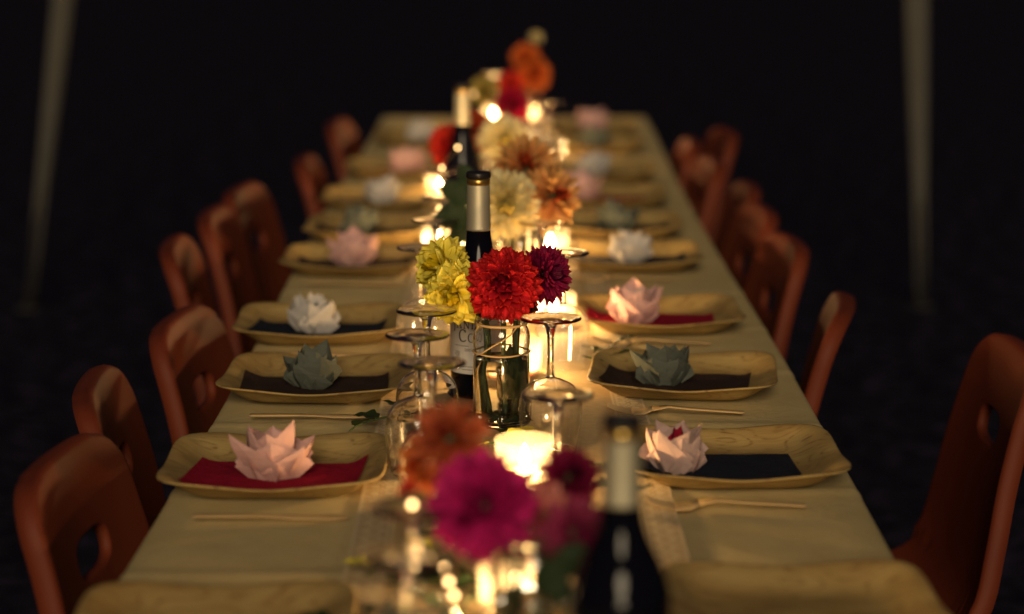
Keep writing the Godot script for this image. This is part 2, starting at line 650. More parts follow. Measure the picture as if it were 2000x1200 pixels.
func fork_meshes() -> Array:   # head with four tines, handle
	if not meshes.has("fork"):
		var handle := strip([-0.086, -0.082, -0.02, 0.01, 0.03], [0.007, 0.011, 0.009, 0.010, 0.022], 0.0018, [0.001, 0.001, 0.005, 0.008, 0.005])
		var head := strip([0.0303, 0.04, 0.052, 0.056], [0.022, 0.027, 0.027, 0.0265], 0.0018, [0.005, 0.001, 0.0005, 0.001])
		var tine := strip([0.0563, 0.075, 0.084, 0.087], [0.0048, 0.0044, 0.0036, 0.001], 0.0018, [0.001, 0.005, 0.009, 0.010])
		meshes.fork = [handle, head, tine]
	return meshes.fork

func fork(at: Vector3, turn: float, label: String) -> void:
	var o := thing("wooden_fork", label, "fork", at, turn, "wooden forks beside the plates")
	var f := fork_meshes()
	part("handle", f[0], M.wood, o)
	part("head", f[1], M.wood, o)
	for k in 4: part("tine", f[2], M.wood, o, Vector3(0, 0, (k - 1.5) * 0.0069))

# ------------------------------------------------------------------ glass
func wine_glass_meshes() -> Array:
	if not meshes.has("wine"):
		# upside down: the rim stands on the table, the foot is in the air
		var h := 0.16
		var outer := [Vector2(0.0305, 0.160), Vector2(0.0345, 0.140), Vector2(0.0372, 0.120), Vector2(0.0375, 0.106), Vector2(0.0345, 0.092), Vector2(0.0270, 0.081), Vector2(0.0150, 0.0745), Vector2(0.0056, 0.0715)]
		var oc := curve(outer, 36)
		var prof := []
		for p in oc: prof.append(Vector2(p.x, h - p.y))
		var inner := []
		for p in oc: inner.append(Vector2(maxf(p.x - 0.0011, 0.0), h - p.y - (0.0011 if p.y < 0.09 else 0.0)))
		inner.reverse()
		var all := prof.duplicate()
		all.append_array(inner)
		all.append(prof[0])
		var bowl := lathe(all, 56)
		var stem := [Vector2(0.0, 0.1568), Vector2(0.006, 0.1569), Vector2(0.014, 0.1576), Vector2(0.025, 0.1588), Vector2(0.0345, 0.1598), Vector2(0.0358, 0.1596), Vector2(0.0362, 0.1588), Vector2(0.0357, 0.1580), Vector2(0.0345, 0.1577), Vector2(0.025, 0.1567), Vector2(0.0155, 0.1553), Vector2(0.0095, 0.1528), Vector2(0.0062, 0.148), Vector2(0.0044, 0.138), Vector2(0.0038, 0.125), Vector2(0.0038, 0.110), Vector2(0.0044, 0.097), Vector2(0.0054, 0.0905), Vector2(0.0055, 0.0885), Vector2(0.004, 0.0872), Vector2(0.0, 0.0868)]
		stem.reverse()
		meshes.wine = [bowl, lathe(stem, 48)]
	return meshes.wine

func wine_glass(x: float, z: float, label: String) -> void:
	var o := thing("wine_glass", label, "wine glass", Vector3(x, T + 0.006, z), rng.randf() * TAU, "upturned wine glasses along the runner")
	part("bowl", wine_glass_meshes()[0], M.glass if z > -2.6 and z < -2.0 else M.pane, o)
	part("stem_and_foot", wine_glass_meshes()[1], M.glass, o)

func candle(x: float, z: float, energy: float, label: String) -> void:
	var o := thing("candle", label, "candle", Vector3(x, T + 0.006, z), rng.randf() * TAU, "candles in ribbed glass cups")
	if not meshes.has("candle"):
		var prof := [Vector2(0.0, 0.0), Vector2(0.028, 0.0), Vector2(0.0305, 0.002)]
		for i in range(0, 29):
			var t := i / 28.0
			prof.append(Vector2(lerpf(0.0312, 0.0338, t) + 0.0006 * sin(t * TAU * 6.5), lerpf(0.004, 0.050, t)))
		prof.append(Vector2(0.0334, 0.0515))
		prof.append(Vector2(0.0322, 0.0512))
		for i in range(0, 15):
			var t := 1.0 - i / 14.0
			prof.append(Vector2(lerpf(0.0292, 0.0318, t), lerpf(0.006, 0.0505, t)))
		prof.append(Vector2(0.0, 0.005))
		var flame := []
		for i in 15:
			var t := i / 14.0
			flame.append(Vector2(0.0062 * pow(sin(PI * pow(t, 0.62)), 0.9) if i > 0 and i < 14 else 0.0, 0.0195 + 0.025 * t))
		meshes.candle = [lathe(prof, 40), lathe([Vector2(0, 0.0055), Vector2(0.0275, 0.0055), Vector2(0.0282, 0.007), Vector2(0.0284, 0.012), Vector2(0.0272, 0.0132), Vector2(0.012, 0.0122), Vector2(0, 0.0120)], 32), lathe(flame, 16), tube([Vector3(0, 0.0119, 0), Vector3(0.0003, 0.018, 0), Vector3(0.0012, 0.023, 0.0004)], 0.0009, 6)]
	part("cup", meshes.candle[0], M.holder, o)
	part("wax", meshes.candle[1], M.wax, o)
	part("wick", meshes.candle[3], M.wick, o)
	var f := part("flame", meshes.candle[2], M.flame, o)
	var l := OmniLight3D.new()
	l.name = "candle_light"
	l.light_color = Color(1.0, 0.80, 0.52)
	l.light_energy = energy
	l.light_size = 0.006
	l.omni_range = 12.0
	l.omni_attenuation = 2.0
	l.shadow_enabled = true
	l.position = Vector3(0, 0.031, 0)
	f.add_child(l)

const BORDEAUX := [Vector2(0.0, 0.0), Vector2(0.033, 0.0), Vector2(0.0365, 0.003), Vector2(0.037, 0.008), Vector2(0.037, 0.06), Vector2(0.037, 0.115), Vector2(0.0355, 0.135), Vector2(0.0308, 0.155), Vector2(0.0248, 0.173), Vector2(0.0198, 0.189), Vector2(0.0167, 0.204), Vector2(0.0153, 0.218), Vector2(0.0147, 0.235), Vector2(0.0142, 0.265), Vector2(0.0140, 0.289)]
const BURGUNDY := [Vector2(0.0, 0.0), Vector2(0.034, 0.0), Vector2(0.0385, 0.003), Vector2(0.0392, 0.008), Vector2(0.0392, 0.06), Vector2(0.0392, 0.115), Vector2(0.0372, 0.128), Vector2(0.0315, 0.145), Vector2(0.0240, 0.160), Vector2(0.0186, 0.174), Vector2(0.0158, 0.188), Vector2(0.0147, 0.203), Vector2(0.0142, 0.225), Vector2(0.0140, 0.258)]

func bottle(x: float, z: float, label: String, kind: String, with_label: bool) -> Node3D:
	var o := thing("wine_bottle", label, "wine bottle", Vector3(x, T + 0.006, z), 0.0, "wine bottles on the runner")
	var base: Array = BORDEAUX if kind == "bordeaux" else BURGUNDY
	var top: float = base[-1].y
	var prof := [base[0], base[1], base[2], base[3]]
	prof.append_array(curve(base.slice(4), 60))
	var body := prof.duplicate()
	body.append(Vector2(0.0, top))
	part("glass_body", lathe(body, 56), M.bottle, o)
	var fl := 0.072 if kind == "bordeaux" else 0.066
	var foil := []
	for p in prof:
		if p.y > top - fl: foil.append(Vector2(p.x + 0.0006, p.y))
	foil.push_front(Vector2(foil[0].x - 0.0004, foil[0].y))
	var gold_from := top - 0.013
	var lower := []
	for p in foil:
		if p.y < gold_from: lower.append(p)
	lower.append(Vector2(0.0147, gold_from))
	part("foil_capsule", lathe(lower, 40), M.foil, o)
	part("gold_band", lathe([Vector2(0.0143, gold_from + 0.0002), Vector2(0.0149, gold_from + 0.0004), Vector2(0.0150, gold_from + 0.0075), Vector2(0.0143, gold_from + 0.0078)], 40), M.gold, o)
	part("mouth", lathe([Vector2(0.0, gold_from + 0.008), Vector2(0.0152, gold_from + 0.0081), Vector2(0.0160, gold_from + 0.0095), Vector2(0.0160, gold_from + 0.0145), Vector2(0.0152, gold_from + 0.0160), Vector2(0.0105, gold_from + 0.0162), Vector2(0.0, gold_from + 0.0162)], 40), M.cap, o)
	if with_label:
		var rows := []
		var wrap := 2.5
		for i in 3:
			var row := []
			for j in 41:
				var a := lerpf(-wrap / 2, wrap / 2, j / 40.0) - 0.22
				row.append(Vector3(sin(a) * 0.0373, [0.034, 0.073, 0.112][i], cos(a) * 0.0373))
			rows.append(row)
			row.reverse()
		var st := begin()
		grid(st, rows)
		var lb := part("paper_label", finish(st), M.label, o)
		bent_text("JANI", 0.0105, 0.0935, -1.04, lb, "J")
		bent_text("CO", 0.0165, 0.0760, -0.74, lb, "")
		bent_text("2010", 0.0038, 0.0640, -0.50, lb, "")
		for q in [[0.0705, -0.95, -0.35], [0.0395, -0.62, 0.35], [0.0435, -0.85, 0.1]]: bent_rule(q[0], q[1], q[2], lb)
		for k in 7: bent_rule(0.0625 - 0.0016 * k, -0.95 + 0.05 * sin(k * 2.0), -0.70 + 0.06 * sin(k * 3.1), lb, 0.0005)
	return o

func bent_rule(y: float, a0: float, a1: float, parent: Node, h := 0.0006) -> void:
	var st := begin()
	var rows := [[], []]
	for j in 13:
		var a := lerpf(a1, a0, j / 12.0)
		for i in 2: rows[i].append(Vector3(sin(a) * 0.03745, y + i * h, cos(a) * 0.03745))
	grid(st, rows)
	part("printed_line", finish(st), M.ink, parent)

func bent_text(text: String, size: float, y: float, from: float, parent: Node, big: String) -> void:
	var font := SystemFont.new()
	font.font_names = PackedStringArray(["Droid Serif"])
	var x := 0.0
	for ch in text:
		var k := 1.5 if ch == big else 1.0
		if text == "CO" and ch == "O": k = 0.72
		var tm := TextMesh.new()
		tm.font = font
		tm.text = ch
		tm.font_size = 48
		tm.pixel_size = 0.01
		tm.depth = 0.02
		tm.horizontal_alignment = HORIZONTAL_ALIGNMENT_LEFT
		tm.vertical_alignment = VERTICAL_ALIGNMENT_BOTTOM
		var arr := tm.get_mesh_arrays()
		if arr.is_empty(): continue
		var v: PackedVector3Array = arr[Mesh.ARRAY_VERTEX]
		if v.is_empty(): continue
		var lo := v[0]
		var hi := v[0]
		for p in v:
			lo = lo.min(p)
			hi = hi.max(p)
		var s := size * k / (hi.y - lo.y)
		for i in v.size():
			var a := from + (x + (v[i].x - lo.x) * s * 0.92) / 0.0373
			var r := 0.0374 + (v[i].z - lo.z) / maxf(hi.z - lo.z, 1e-6) * 0.0002
			var drop := -size * 0.5 if ch == big else 0.0
			v[i] = Vector3(sin(a) * r, y + drop + (v[i].y - lo.y) * s, cos(a) * r)
		x += (hi.x - lo.x) * s * 0.92 + size * 0.16
		arr[Mesh.ARRAY_VERTEX] = v
		var out := ArrayMesh.new()
		out.add_surface_from_arrays(Mesh.PRIMITIVE_TRIANGLES, [v, null, null, null, null, null, null, null, null, null, null, null, arr[Mesh.ARRAY_INDEX]])
		part("printed_letter", out, M.ink, parent)

func jar_profile(outer: Array) -> ArrayMesh:
	var oc := curve(outer, 50)
	var all := [Vector2(0.0, 0.0), Vector2(0.029, 0.0)]
	all.append_array(oc)
	var inner := []
	for p in oc: inner.append(Vector2(p.x - 0.0024, maxf(p.y, 0.006)))
	inner.reverse()
	all.append_array(inner)
	all.append(Vector2(0.0, 0.006))
	return lathe(all, 56)

func flower_jar(x: float, z: float, label: String, twine: bool) -> void:
	var o := thing("glass_jar", label, "jar", Vector3(x, T + 0.006, z), 0.0, "glass jars holding dahlias")
	if not meshes.has("jar"):
		meshes.jar = jar_profile([Vector2(0.0325, 0.002), Vector2(0.0345, 0.008), Vector2(0.0350, 0.03), Vector2(0.0350, 0.07), Vector2(0.0345, 0.086), Vector2(0.0338, 0.092), Vector2(0.0350, 0.099), Vector2(0.0356, 0.107), Vector2(0.0348, 0.115), Vector2(0.0322, 0.122), Vector2(0.0300, 0.1265), Vector2(0.0302, 0.131), Vector2(0.0312, 0.134), Vector2(0.0300, 0.136)])
		meshes.jar_water = lathe([Vector2(0.0, 0.0066), Vector2(0.030, 0.0066), Vector2(0.0318, 0.012), Vector2(0.0322, 0.03), Vector2(0.0322, 0.07), Vector2(0.0320, 0.0835), Vector2(0.0312, 0.0832), Vector2(0.0, 0.0828)], 48)
	part("glass_wall", meshes.jar, M.glass, o)
	part("water", meshes.jar_water, M.water, o)
	if twine:
		var path := []
		for i in 61:
			var a := TAU * i / 60.0
			path.append(Vector3(0.0352 * cos(a), 0.0915 + 0.0006 * sin(a * 3.0), 0.0352 * sin(a)))
		part("twine", tube(path, 0.0011, 6), M.twine, o)
		path = []
		for i in 121:
			var a := TAU * 2.0 * i / 120.0
			path.append(Vector3(0.0312 * cos(a), 0.1262 + 0.0018 * i / 120.0, 0.0312 * sin(a)))
		part("twine", tube(path, 0.0012, 6), M.twine, o)
		path = []
		for i in 25:
			var t := i / 24.0
			var a := lerpf(2.35, 0.95, t)
			var y := lerpf(0.0925, 0.1255, t)
			var r := 0.0366 + 0.0006 * sin(t * PI) - 0.005 * smoothstep(0.7, 1.0, t)
			path.append(Vector3(r * cos(a), y, r * sin(a)))
		part("twine", tube(path, 0.0010, 6), M.twine, o)

func added_glints(label: String, points: Array, lead: Array) -> void:
	# a thin wire with glowing beads, added to stand for glints on the glassware; points are (x, height, z) over the table
	var o := thing("added_glint_string", label, "added glint points", Vector3(points[0].x, T, points[0].z), 0.0, "added strings of glowing glint points")
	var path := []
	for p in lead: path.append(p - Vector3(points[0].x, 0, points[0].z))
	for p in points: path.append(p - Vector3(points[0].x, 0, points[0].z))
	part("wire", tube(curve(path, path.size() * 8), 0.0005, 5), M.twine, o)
	if not meshes.has("glint_bead"):
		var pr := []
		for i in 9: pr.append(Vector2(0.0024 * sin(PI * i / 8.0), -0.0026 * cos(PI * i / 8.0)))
		meshes.glint_bead = lathe(pr, 12)
	for p in points: part("glint_bead", meshes.glint_bead, M.glint_glow, o, p - Vector3(points[0].x, 0, points[0].z) + Vector3(0, 0.0024, 0))

# ------------------------------------------------------------------ plants
func dahlia_petal(w: float, cup: float, curl: float, c0: Color, c1: Color, point: float, tipc: Color) -> ArrayMesh:
	var st := begin()
	var rows := []
	var cols := []
	for i in 8:
		var v := i / 7.0
		var hw := w * 0.5
		if v < 0.58: hw *= lerpf(0.42, 1.0, sin(v / 0.58 * PI / 2))
		else: hw *= maxf(0.03, pow(maxf(0.0, 1.0 - pow((v - 0.58) / 0.42, 2.0)), point))
		var row := []
		var cr := []
		for j in 5:
			var u := 1.0 - j / 2.0
			row.append(Vector3(u * hw, v, cup * w * (u * u * (1.0 - 0.3 * v) - 0.5) + curl * v * v))
			var c := c0.lerp(c1, v)
			c = c.lerp(tipc, clampf(absf(u) * 0.35 + maxf(0.0, v - 0.55) * 1.2, 0, 1) * 0.8)
			cr.append(c)
		rows.append(row)
		cols.append(cr)
	grid(st, rows, [], cols)
	return finish(st)

func dahlia(label: String, pos: Vector3, axis: Vector3, R: float, n: int, look: Dictionary, foot: Vector3, singly := false, group := "dahlias in glass jars") -> void:
	pos.y += T
	foot.y += T
	var o := thing("dahlia", label, "flower", foot, 0.0, group)
	var c := pos - foot
	axis = axis.normalized()
	var side := axis.cross(Vector3.UP if absf(axis.y) < 0.9 else Vector3.RIGHT).normalized()
	var up := side.cross(axis)
	var w: float = look.get("w", 0.30)
	var pt: float = look.get("point", 0.75)
	var var_m := []
	for k in 3:
		var s := 1.0 + 0.10 * (k - 1)
		var_m.append(dahlia_petal(w, look.get("cup", 0.42), 0.16 - 0.12 * k * look.get("wild", 1.0), look.c0 * Color(s, s, s), look.c1 * Color(s, s, s), pt, look.get("tip", look.c1) * Color(s, s, s)))
	var bud := dahlia_petal(w * 0.9, 0.95, 0.35, look.c0 * Color(0.8, 0.8, 0.8), look.c0, pt, look.c0)
	var st := begin() if not singly else null
	var wild: float = look.get("wild", 1.0)
	var flat: float = look.get("flat", 0.86)
	for i in n:
		var t := (i + 0.5) / n                      # 0 the centre, 1 the back
		var alpha := lerpf(0.04, look.get("back", 2.0), pow(t, 0.62))
		var phi := i * 2.39996 + rng.randf_range(-0.09, 0.09) * wild
		var rad := side * cos(phi) + up * sin(phi)
		var al := alpha + rng.randf_range(-0.07, 0.07) * wild
		var dir := axis * cos(al) + rad * sin(al)
		var nrm := (axis * sin(al) - rad * cos(al)).normalized()
		var reach := R * lerpf(flat, 1.0, sin(minf(alpha, PI / 2))) * rng.randf_range(0.93, 1.05)
		var start := R * lerpf(0.42, 0.12, smoothstep(0.0, 0.9, alpha))
		var ln := reach - start
		var g := lerpf(0.45, 1.0, smoothstep(0.0, 0.85, alpha))   # width
		var x := dir.cross(nrm).normalized()
		var tw := Basis(dir, rng.randf_range(-0.25, 0.25) * wild)
		var b := Basis(tw * x * R * g, dir * ln, tw * nrm * R * g)
		var tr := Transform3D(b, c + dir * start - axis * R * 0.12)
		var mesh: ArrayMesh = bud if alpha < 0.45 else var_m[rng.randi() % 3]
		if singly:
			var p := part("petal", mesh, petal_material(), o)
			p.transform = tr
		else:
			st.append_from(mesh, 0, tr)
	if not singly:
		var p := part("petals", st.commit(), petal_material(), o)
		p.set_meta("kind", "stuff")
	# core, green calyx and stem
	var core := begin()
	var rows := []
	for i in 7:
		var th := PI * i / 6.0
		var row := []
		for j in 10:
			var f := TAU * j / 10.0
			row.append(c - axis * R * 0.16 + (axis * -cos(th) + (side * cos(f) + up * -sin(f)) * sin(th)) * R * 0.24)
		rows.append(row)
	grid(core, rows, [], [], true)
	part("calyx", finish(core), M.stem, o)
	var a := c - axis * R * 0.25
	var off := Vector3(pos.x - jar_at.x, 0, pos.z - jar_at.z).limit_length(0.021)
	var neck := Vector3(jar_at.x, T + 0.128, jar_at.z) + off - foot
	var knee := a.lerp(neck, 0.45) - axis * R * 0.35 + Vector3(0, -0.006, 0)
	var path := curve([a, knee, neck, neck * Vector3(0.7, 0.5, 0.7), Vector3.ZERO], 18)
	part("stem", tube(path, 0.0030, 8), M.stem, o)

func leaf_mesh(length: float, width: float, bend: float, lobes := 0.0) -> ArrayMesh:
	var key := "leaf%f%f%f%f" % [length, width, bend, lobes]
	if meshes.has(key): return meshes[key]
	var st := begin()
	var rows := []
	for i in 13:
		var v := i / 12.0
		var hw := width * 0.5 * pow(sin(PI * pow(v, 0.72)), 0.8) * (1.0 + lobes * cos(v * TAU * 2.5)) if i > 0 and i < 12 else 0.0006
		var row := []
		for j in 7:
			var u := j / 3.0 - 1.0
			row.append(Vector3(u * hw, -bend * v * v * length + 0.18 * hw * absf(u) + 0.04 * width * sin(v * 16.0) * absf(u), v * length))
		rows.append(row)
	grid(st, rows)
	meshes[key] = finish(st)
	return meshes[key]

func foliage(label: String, at: Vector3, spots: Array, category := "leaves", mat := "leaf", group := "") -> void:
	# spots: [offset, direction, normal, length, width]
	at.y += T
	var o := thing("leafy_sprig", label, category, at, 0.0, group)
	for s in spots:
		var p := part("leaf", leaf_mesh(s[3], s[4], 0.25, 0.10), M[mat], o)
		p.position = s[0]
		var d: Vector3 = s[1].normalized()
		var x: Vector3 = s[2].cross(d).normalized()
		p.basis = Basis(x, d.cross(x), d)
		if s[0].length() > 0.004:
			part("stem", tube(curve([Vector3.ZERO, s[0] * 0.5 + Vector3(0, 0.004, 0), s[0]], 8), 0.0013, 6), M.stem, o)

func ivy(label: String, x: float, z: float, turn: float, n: int, mat := "leaf") -> void:
	var o := thing("ivy_sprig", label, "ivy", Vector3(x, T + 0.0065, z), turn, "sprigs of ivy on the runner")
	var path := []
	for i in 14:
		var t := i / 13.0
		path.append(Vector3(0.018 * sin(t * 5.0), 0.004 + 0.010 * sin(t * PI), t * 0.030 * n))
	part("stem", tube(path, 0.0013, 6), M.stem, o)
	for k in n:
		var t := (k + 0.6) / n
		var q: Vector3 = path[int(t * 13)]
		var p := part("leaf", leaf_mesh(0.040 if k % 2 else 0.032, 0.034 if k % 3 else 0.027, 0.3, 0.16), M[mat], o)
		p.position = q
		p.basis = Basis(Vector3.UP, (1.1 if k % 2 else -1.1) + rng.randf_range(-0.4, 0.4)) * Basis(Vector3.RIGHT, rng.randf_range(-0.9, -0.1))

func tent_leg(foot: Vector3, head: Vector3, strands: int, label: String) -> void:
	var o := thing("tent_leg", label, "tent pole", foot, 0.0, "legs of the garden tent")
	var d := head - foot
	part("pole", tube([Vector3(0, 0.01, 0), d * 0.5, d], [0.016, 0.018, 0.02], 14), M.steel, o)
	var st := begin()
	var rows := []
	for i in 31:
		var t := i / 30.0
		var row := []
		for j in 48:
			var a := TAU * j / 48.0
			var r := lerpf(0.014, 0.046, pow(t, 0.9)) * (1.0 + 0.16 * sin(a * (5 + strands) + t * 2.0) * smoothstep(0.05, 0.4, t))
			row.append(d * lerpf(0.012, 1.0, t) + Vector3(cos(a) * r * (1.15 if strands > 1 else 1.0), 0, -sin(a) * r * 0.75))
		rows.append(row)
	for r in rows: r.reverse()
	grid(st, rows, [], [], true)
	part("fabric_sleeve", finish(st), M.fabric, o)
	st = begin()
	box(st, Vector3(0.07, 0.008, 0.07), Vector3(0, 0.004, 0))
	part("foot_plate", finish(st), M.rubber, o)

# ------------------------------------------------------------------ the scene
func _ready() -> void:
	rng.seed = 20240
	# camera
	var cam := Camera3D.new()
	cam.name = "camera"
	var at := CameraAttributesPhysical.new()
	at.frustum_focal_length = 84.74
	at.frustum_focus_distance = 2.655
	at.frustum_near = 0.05
	at.frustum_far = 400.0
	at.exposure_aperture = 2.55
	cam.attributes = at
	cam.fov = 16.12
	cam.near = 0.05
	cam.far = 400.0
	cam.position = Vector3(0, T + 0.660, 0)
	cam.rotation_degrees = Vector3(-11.03, 0, 0)
	add_child(cam)
	cam.current = true
	# night sky
	var env := Environment.new()
	env.background_mode = Environment.BG_SKY
	var sky := Sky.new()
	var sm := ProceduralSkyMaterial.new()
	sm.sky_top_color = Color(0.13, 0.13, 0.22)
	sm.sky_horizon_color = Color(0.20, 0.17, 0.26)
	sm.ground_bottom_color = Color(0.03, 0.03, 0.04)
	sm.ground_horizon_color = Color(0.10, 0.09, 0.11)
	sm.sky_energy_multiplier = 0.55
	sm.ground_energy_multiplier = 0.6
	sky.sky_material = sm
	env.sky = sky
	env.background_energy_multiplier = 0.9
	env.tonemap_mode = Environment.TONE_MAPPER_LINEAR
	env.tonemap_exposure = 1.12
	env.sdfgi_enabled = true
	env.ssao_enabled = true
	env.ssil_enabled = true
	var we := WorldEnvironment.new()
	we.name = "world"
	we.environment = env
	add_child(we)
	# the low warm light of the house behind the photographer
	var sun := DirectionalLight3D.new()
	sun.name = "house_light"
	sun.light_color = Color(1.0, 0.90, 0.74)
	sun.light_energy = 0.50
	sun.light_angular_distance = 22.0
	sun.shadow_enabled = true
	sun.sky_mode = DirectionalLight3D.SKY_MODE_LIGHT_ONLY
	sun.rotation_degrees = Vector3(-23, 0, 0)
	add_child(sun)

	build_materials()

	# ground
	var pm := PlaneMesh.new()
	pm.size = Vector2(240, 240)
	pm.subdivide_width = 8
	pm.subdivide_depth = 8
	tag(part("ground", pm, M.ground, self, Vector3(0, 0, -60)), "dark bare lawn around the table", "", "", "structure")

	# tables and cloth
	trestle_table(-1.80, "nearest of three tables under the cream tablecloth")
	trestle_table(-3.60, "middle table of three under the cream tablecloth")
	trestle_table(-5.40, "farthest of three tables under the cream tablecloth")
	table_cloth()

	# tent legs
	tent_leg(Vector3(-1.63, 0, -7.18), Vector3(-1.19, 2.3, -6.7), 1, "pale tent leg standing behind the chairs on the left, leaning inwards")
	tent_leg(Vector3(1.39, 0, -7.22), Vector3(1.19, 2.3, -6.8), 2, "pale double tent leg standing behind the chairs on the right")

	# chairs: x and z of the top of the back, turn towards the camera in degrees
	var chair := make_chair()
	var L := [[-0.482, -2.27, 6, "nearest orange chair on the left, its whole hand hole in view"], [-0.510, -2.67, -4, "second orange chair from the camera on the left side"], [-0.468, -3.04, 6, "third orange chair on the left, beside the plate with the grey green lotus"], [-0.573, -3.737, -3, "fourth orange chair on the left, pulled out and brightly lit along its edge"], [-0.555, -4.085, 0, "fifth orange chair on the left, its back edge against the chair behind"], [-0.543, -4.393, 6, "sixth orange chair on the left, turned a little and showing its hand hole"], [-0.455, -4.896, 0, "blurred orange chair on the left, second from the far end"], [-0.445, -5.673, 4, "blurred orange chair on the left at the far end of the table"]]
	var Rr := [[0.668, -2.86, 0, "large orange chair at the right edge of the photo, pulled away from the table"], [0.479, -3.214, -9, "orange chair on the right beside the nearest plates, seen edge on"], [0.473, -3.74, 4, "orange chair on the right turned to show its small hand hole"], [0.466, -4.119, 4, "orange chair on the right just beyond the one with the visible hole"], [0.474, -4.447, 0, "orange chair on the right with only its rounded corner showing behind the next"], [0.440, -4.877, 3, "bright topped orange chair on the far right, in front of the last two"], [0.527, -5.454, 4, "farthest orange chair on the right, standing back from the table"], [0.420, -5.251, 0, "blurred orange chair on the right, pushed closest to the far end of the table"]]
	var first := true
	for side in 2:
		for a in [L, Rr][side]:
			var c := chair
			if not first:
				c = chair.duplicate()
				c.name = numbered("chair")
				add_child(c)
			first = false
			var s := 1.0 if side == 0 else -1.0
			c.position = Vector3(a[0] + s * 0.235, 0, a[1])
			c.rotation.y = s * (PI / 2 - deg_to_rad(a[2]))
			tag(c, a[3], "chair", "orange plastic chairs along the table")

	# place settings: x, z, plate tone, lotus outer, lotus inner, flat napkin, words for the place, lotus offset
	var places := [
		[-0.262, -1.80, 0, "", "", "brown", "left place at the bottom edge", Vector2(0, 0)],
		[0.262, -1.86, 1, "", "", "brown", "right place at the bottom edge", Vector2(0, 0)],
		[-0.264, -2.349, 2, "pink", "pink", "crimson", "left place with the nearest pink lotus", Vector2(0.0, 0.010)],
		[0.250, -2.387, 1, "blush", "crimson", "navy", "right place with the crimson hearted lotus", Vector2(-0.066, 0.014)],
		[-0.256, -2.790, 0, "green", "green", "brown", "second left place, grey green lotus", Vector2(-0.006, 0.010)],
		[0.227, -2.809, 2, "green", "green", "brown", "second right place, dark green lotus", Vector2(-0.025, 0.010)],
		[-0.284, -3.153, 1, "white", "green", "navy", "third left place, white lotus", Vector2(-0.01, 0.010)],
		[0.223, -3.226, 0, "pink", "white", "crimson", "third right place, pink lotus on crimson", Vector2(-0.04, 0.012)],
		[-0.273, -3.711, 2, "pink", "pink", "brown", "fourth left place, pale pink lotus", Vector2(0, 0)],
		[0.207, -3.746, 1, "white", "white", "navy", "fourth right place, silvery white lotus", Vector2(0, 0)],
		[-0.267, -4.063, 0, "green", "green", "brown", "fifth left place, blurred green lotus", Vector2(-0.02, 0)],
		[0.202, -4.105, 2, "green", "green", "brown", "fifth right place, blurred dark lotus", Vector2(0, 0)],
		[-0.270, -4.466, 1, "white", "white", "navy", "sixth left place, blurred grey lotus", Vector2(0, 0)],
		[0.203, -4.502, 0, "pink", "pink", "crimson", "sixth right place, blurred pink lotus", Vector2(-0.06, 0)],
		[-0.259, -4.958, 2, "pink", "pink", "crimson", "seventh left place, blurred rose lotus", Vector2(0.02, 0)],
		[0.205, -4.897, 1, "white", "white", "navy", "seventh right place, blurred whitish lotus", Vector2(-0.02, 0)],
		[-0.233, -5.583, 0, "white", "white", "green", "last left place at the far end", Vector2(0, 0)],
		[0.208, -5.420, 2, "green", "green", "brown", "last but one right place", Vector2(0, 0)],
		[0.215, -5.800, 1, "pink", "pink", "brown", "last right place at the far end", Vector2(0, 0)],
	]
	var cloth_word := {"crimson": "crimson", "navy": "navy blue", "brown": "dark brown", "green": "grey green"}
	var pi_ := 0
	for p in places:
		var ty := T + 0.0035
		var turn := rng.randf_range(-0.05, 0.05)
		if pi_ == 5: turn = -0.10
		if pi_ == 3: turn = 0.03
		var pl := part("palm_leaf_plate", plate_mesh(), M["palm%d" % p[2]], self, Vector3(p[0], ty, p[1]))
		pl.rotation.y = turn
		tag(pl, "square palm leaf plate at the %s" % p[6], "plate", "palm leaf plates")
		if p[3]:
			var nk := part("paper_napkin", napkin_mesh(rng.randf_range(-0.10, 0.10), 0.096, 0.064, Vector2(p[7].x * 0.35, 0.014), 90 + pi_), M[p[5]], self, Vector3(p[0], ty, p[1]))
			nk.rotation.y = turn
			tag(nk, "flat %s napkin at the %s" % [cloth_word[p[5]], p[6]], "napkin", "flat paper napkins on the plates")
			var open := 0.52
			if p[3] == "green": open = 0.46
			lotus(Vector3(p[0] + p[7].x, ty + 0.0088, p[1] + p[7].y), rng.randf() * TAU, p[3], p[4], "napkin folded like a lotus at the %s" % p[6], open, 1.16 if p[3] != "pink" else 1.26)
		if pi_ >= 2:
			var cz: float = p[1] + 0.118 + 0.030
			if p[0] < 0:
				var k := part("wooden_knife", knife_mesh(), M.wood, self, Vector3(p[0] + 0.01, ty + 0.0012, cz + 0.006))
				k.rotation.y = rng.randf_range(-0.03, 0.03)
				tag(k, "flat wooden knife lying at the %s" % p[6], "knife", "wooden knives beside the plates")
			else:
				fork(Vector3(p[0] - 0.02, ty + 0.001, cz), PI + rng.randf_range(-0.04, 0.08), "wooden fork lying at the %s" % p[6])
		pi_ += 1

	# candles
	candle(0.014, -2.333, 0.008, "bright candle in a ribbed cup, in front of the twine tied jar")
	candle(0.002, -1.870, 0.008, "blurred candle low behind the magenta flowers nearest the camera")
	candle(0.008, -2.860, 0.008, "candle hidden behind the twine tied flower jar")
	candle(0.063, -3.200, 0.008, "candle under the purple dahlia, seen through the upturned glass")
	candle(0.068, -3.800, 0.008, "candle right of the cream dahlia, before the silvery lotus")
	candle(-0.128, -3.830, 0.008, "candle left of the bottle neck, beside the pale pink lotus")
	candle(-0.149, -4.560, 0.008, "candle left of the scarlet dahlia, by the dark leaves")
	candle(0.060, -5.150, 0.008, "candle right of the farther cream dahlia, a round glint")
	candle(0.042, -6.020, 0.008, "candle at the far end, right of the vermilion dahlia")
	candle(-0.045, -6.020, 0.008, "candle at the far end, left of the vermilion dahlia")

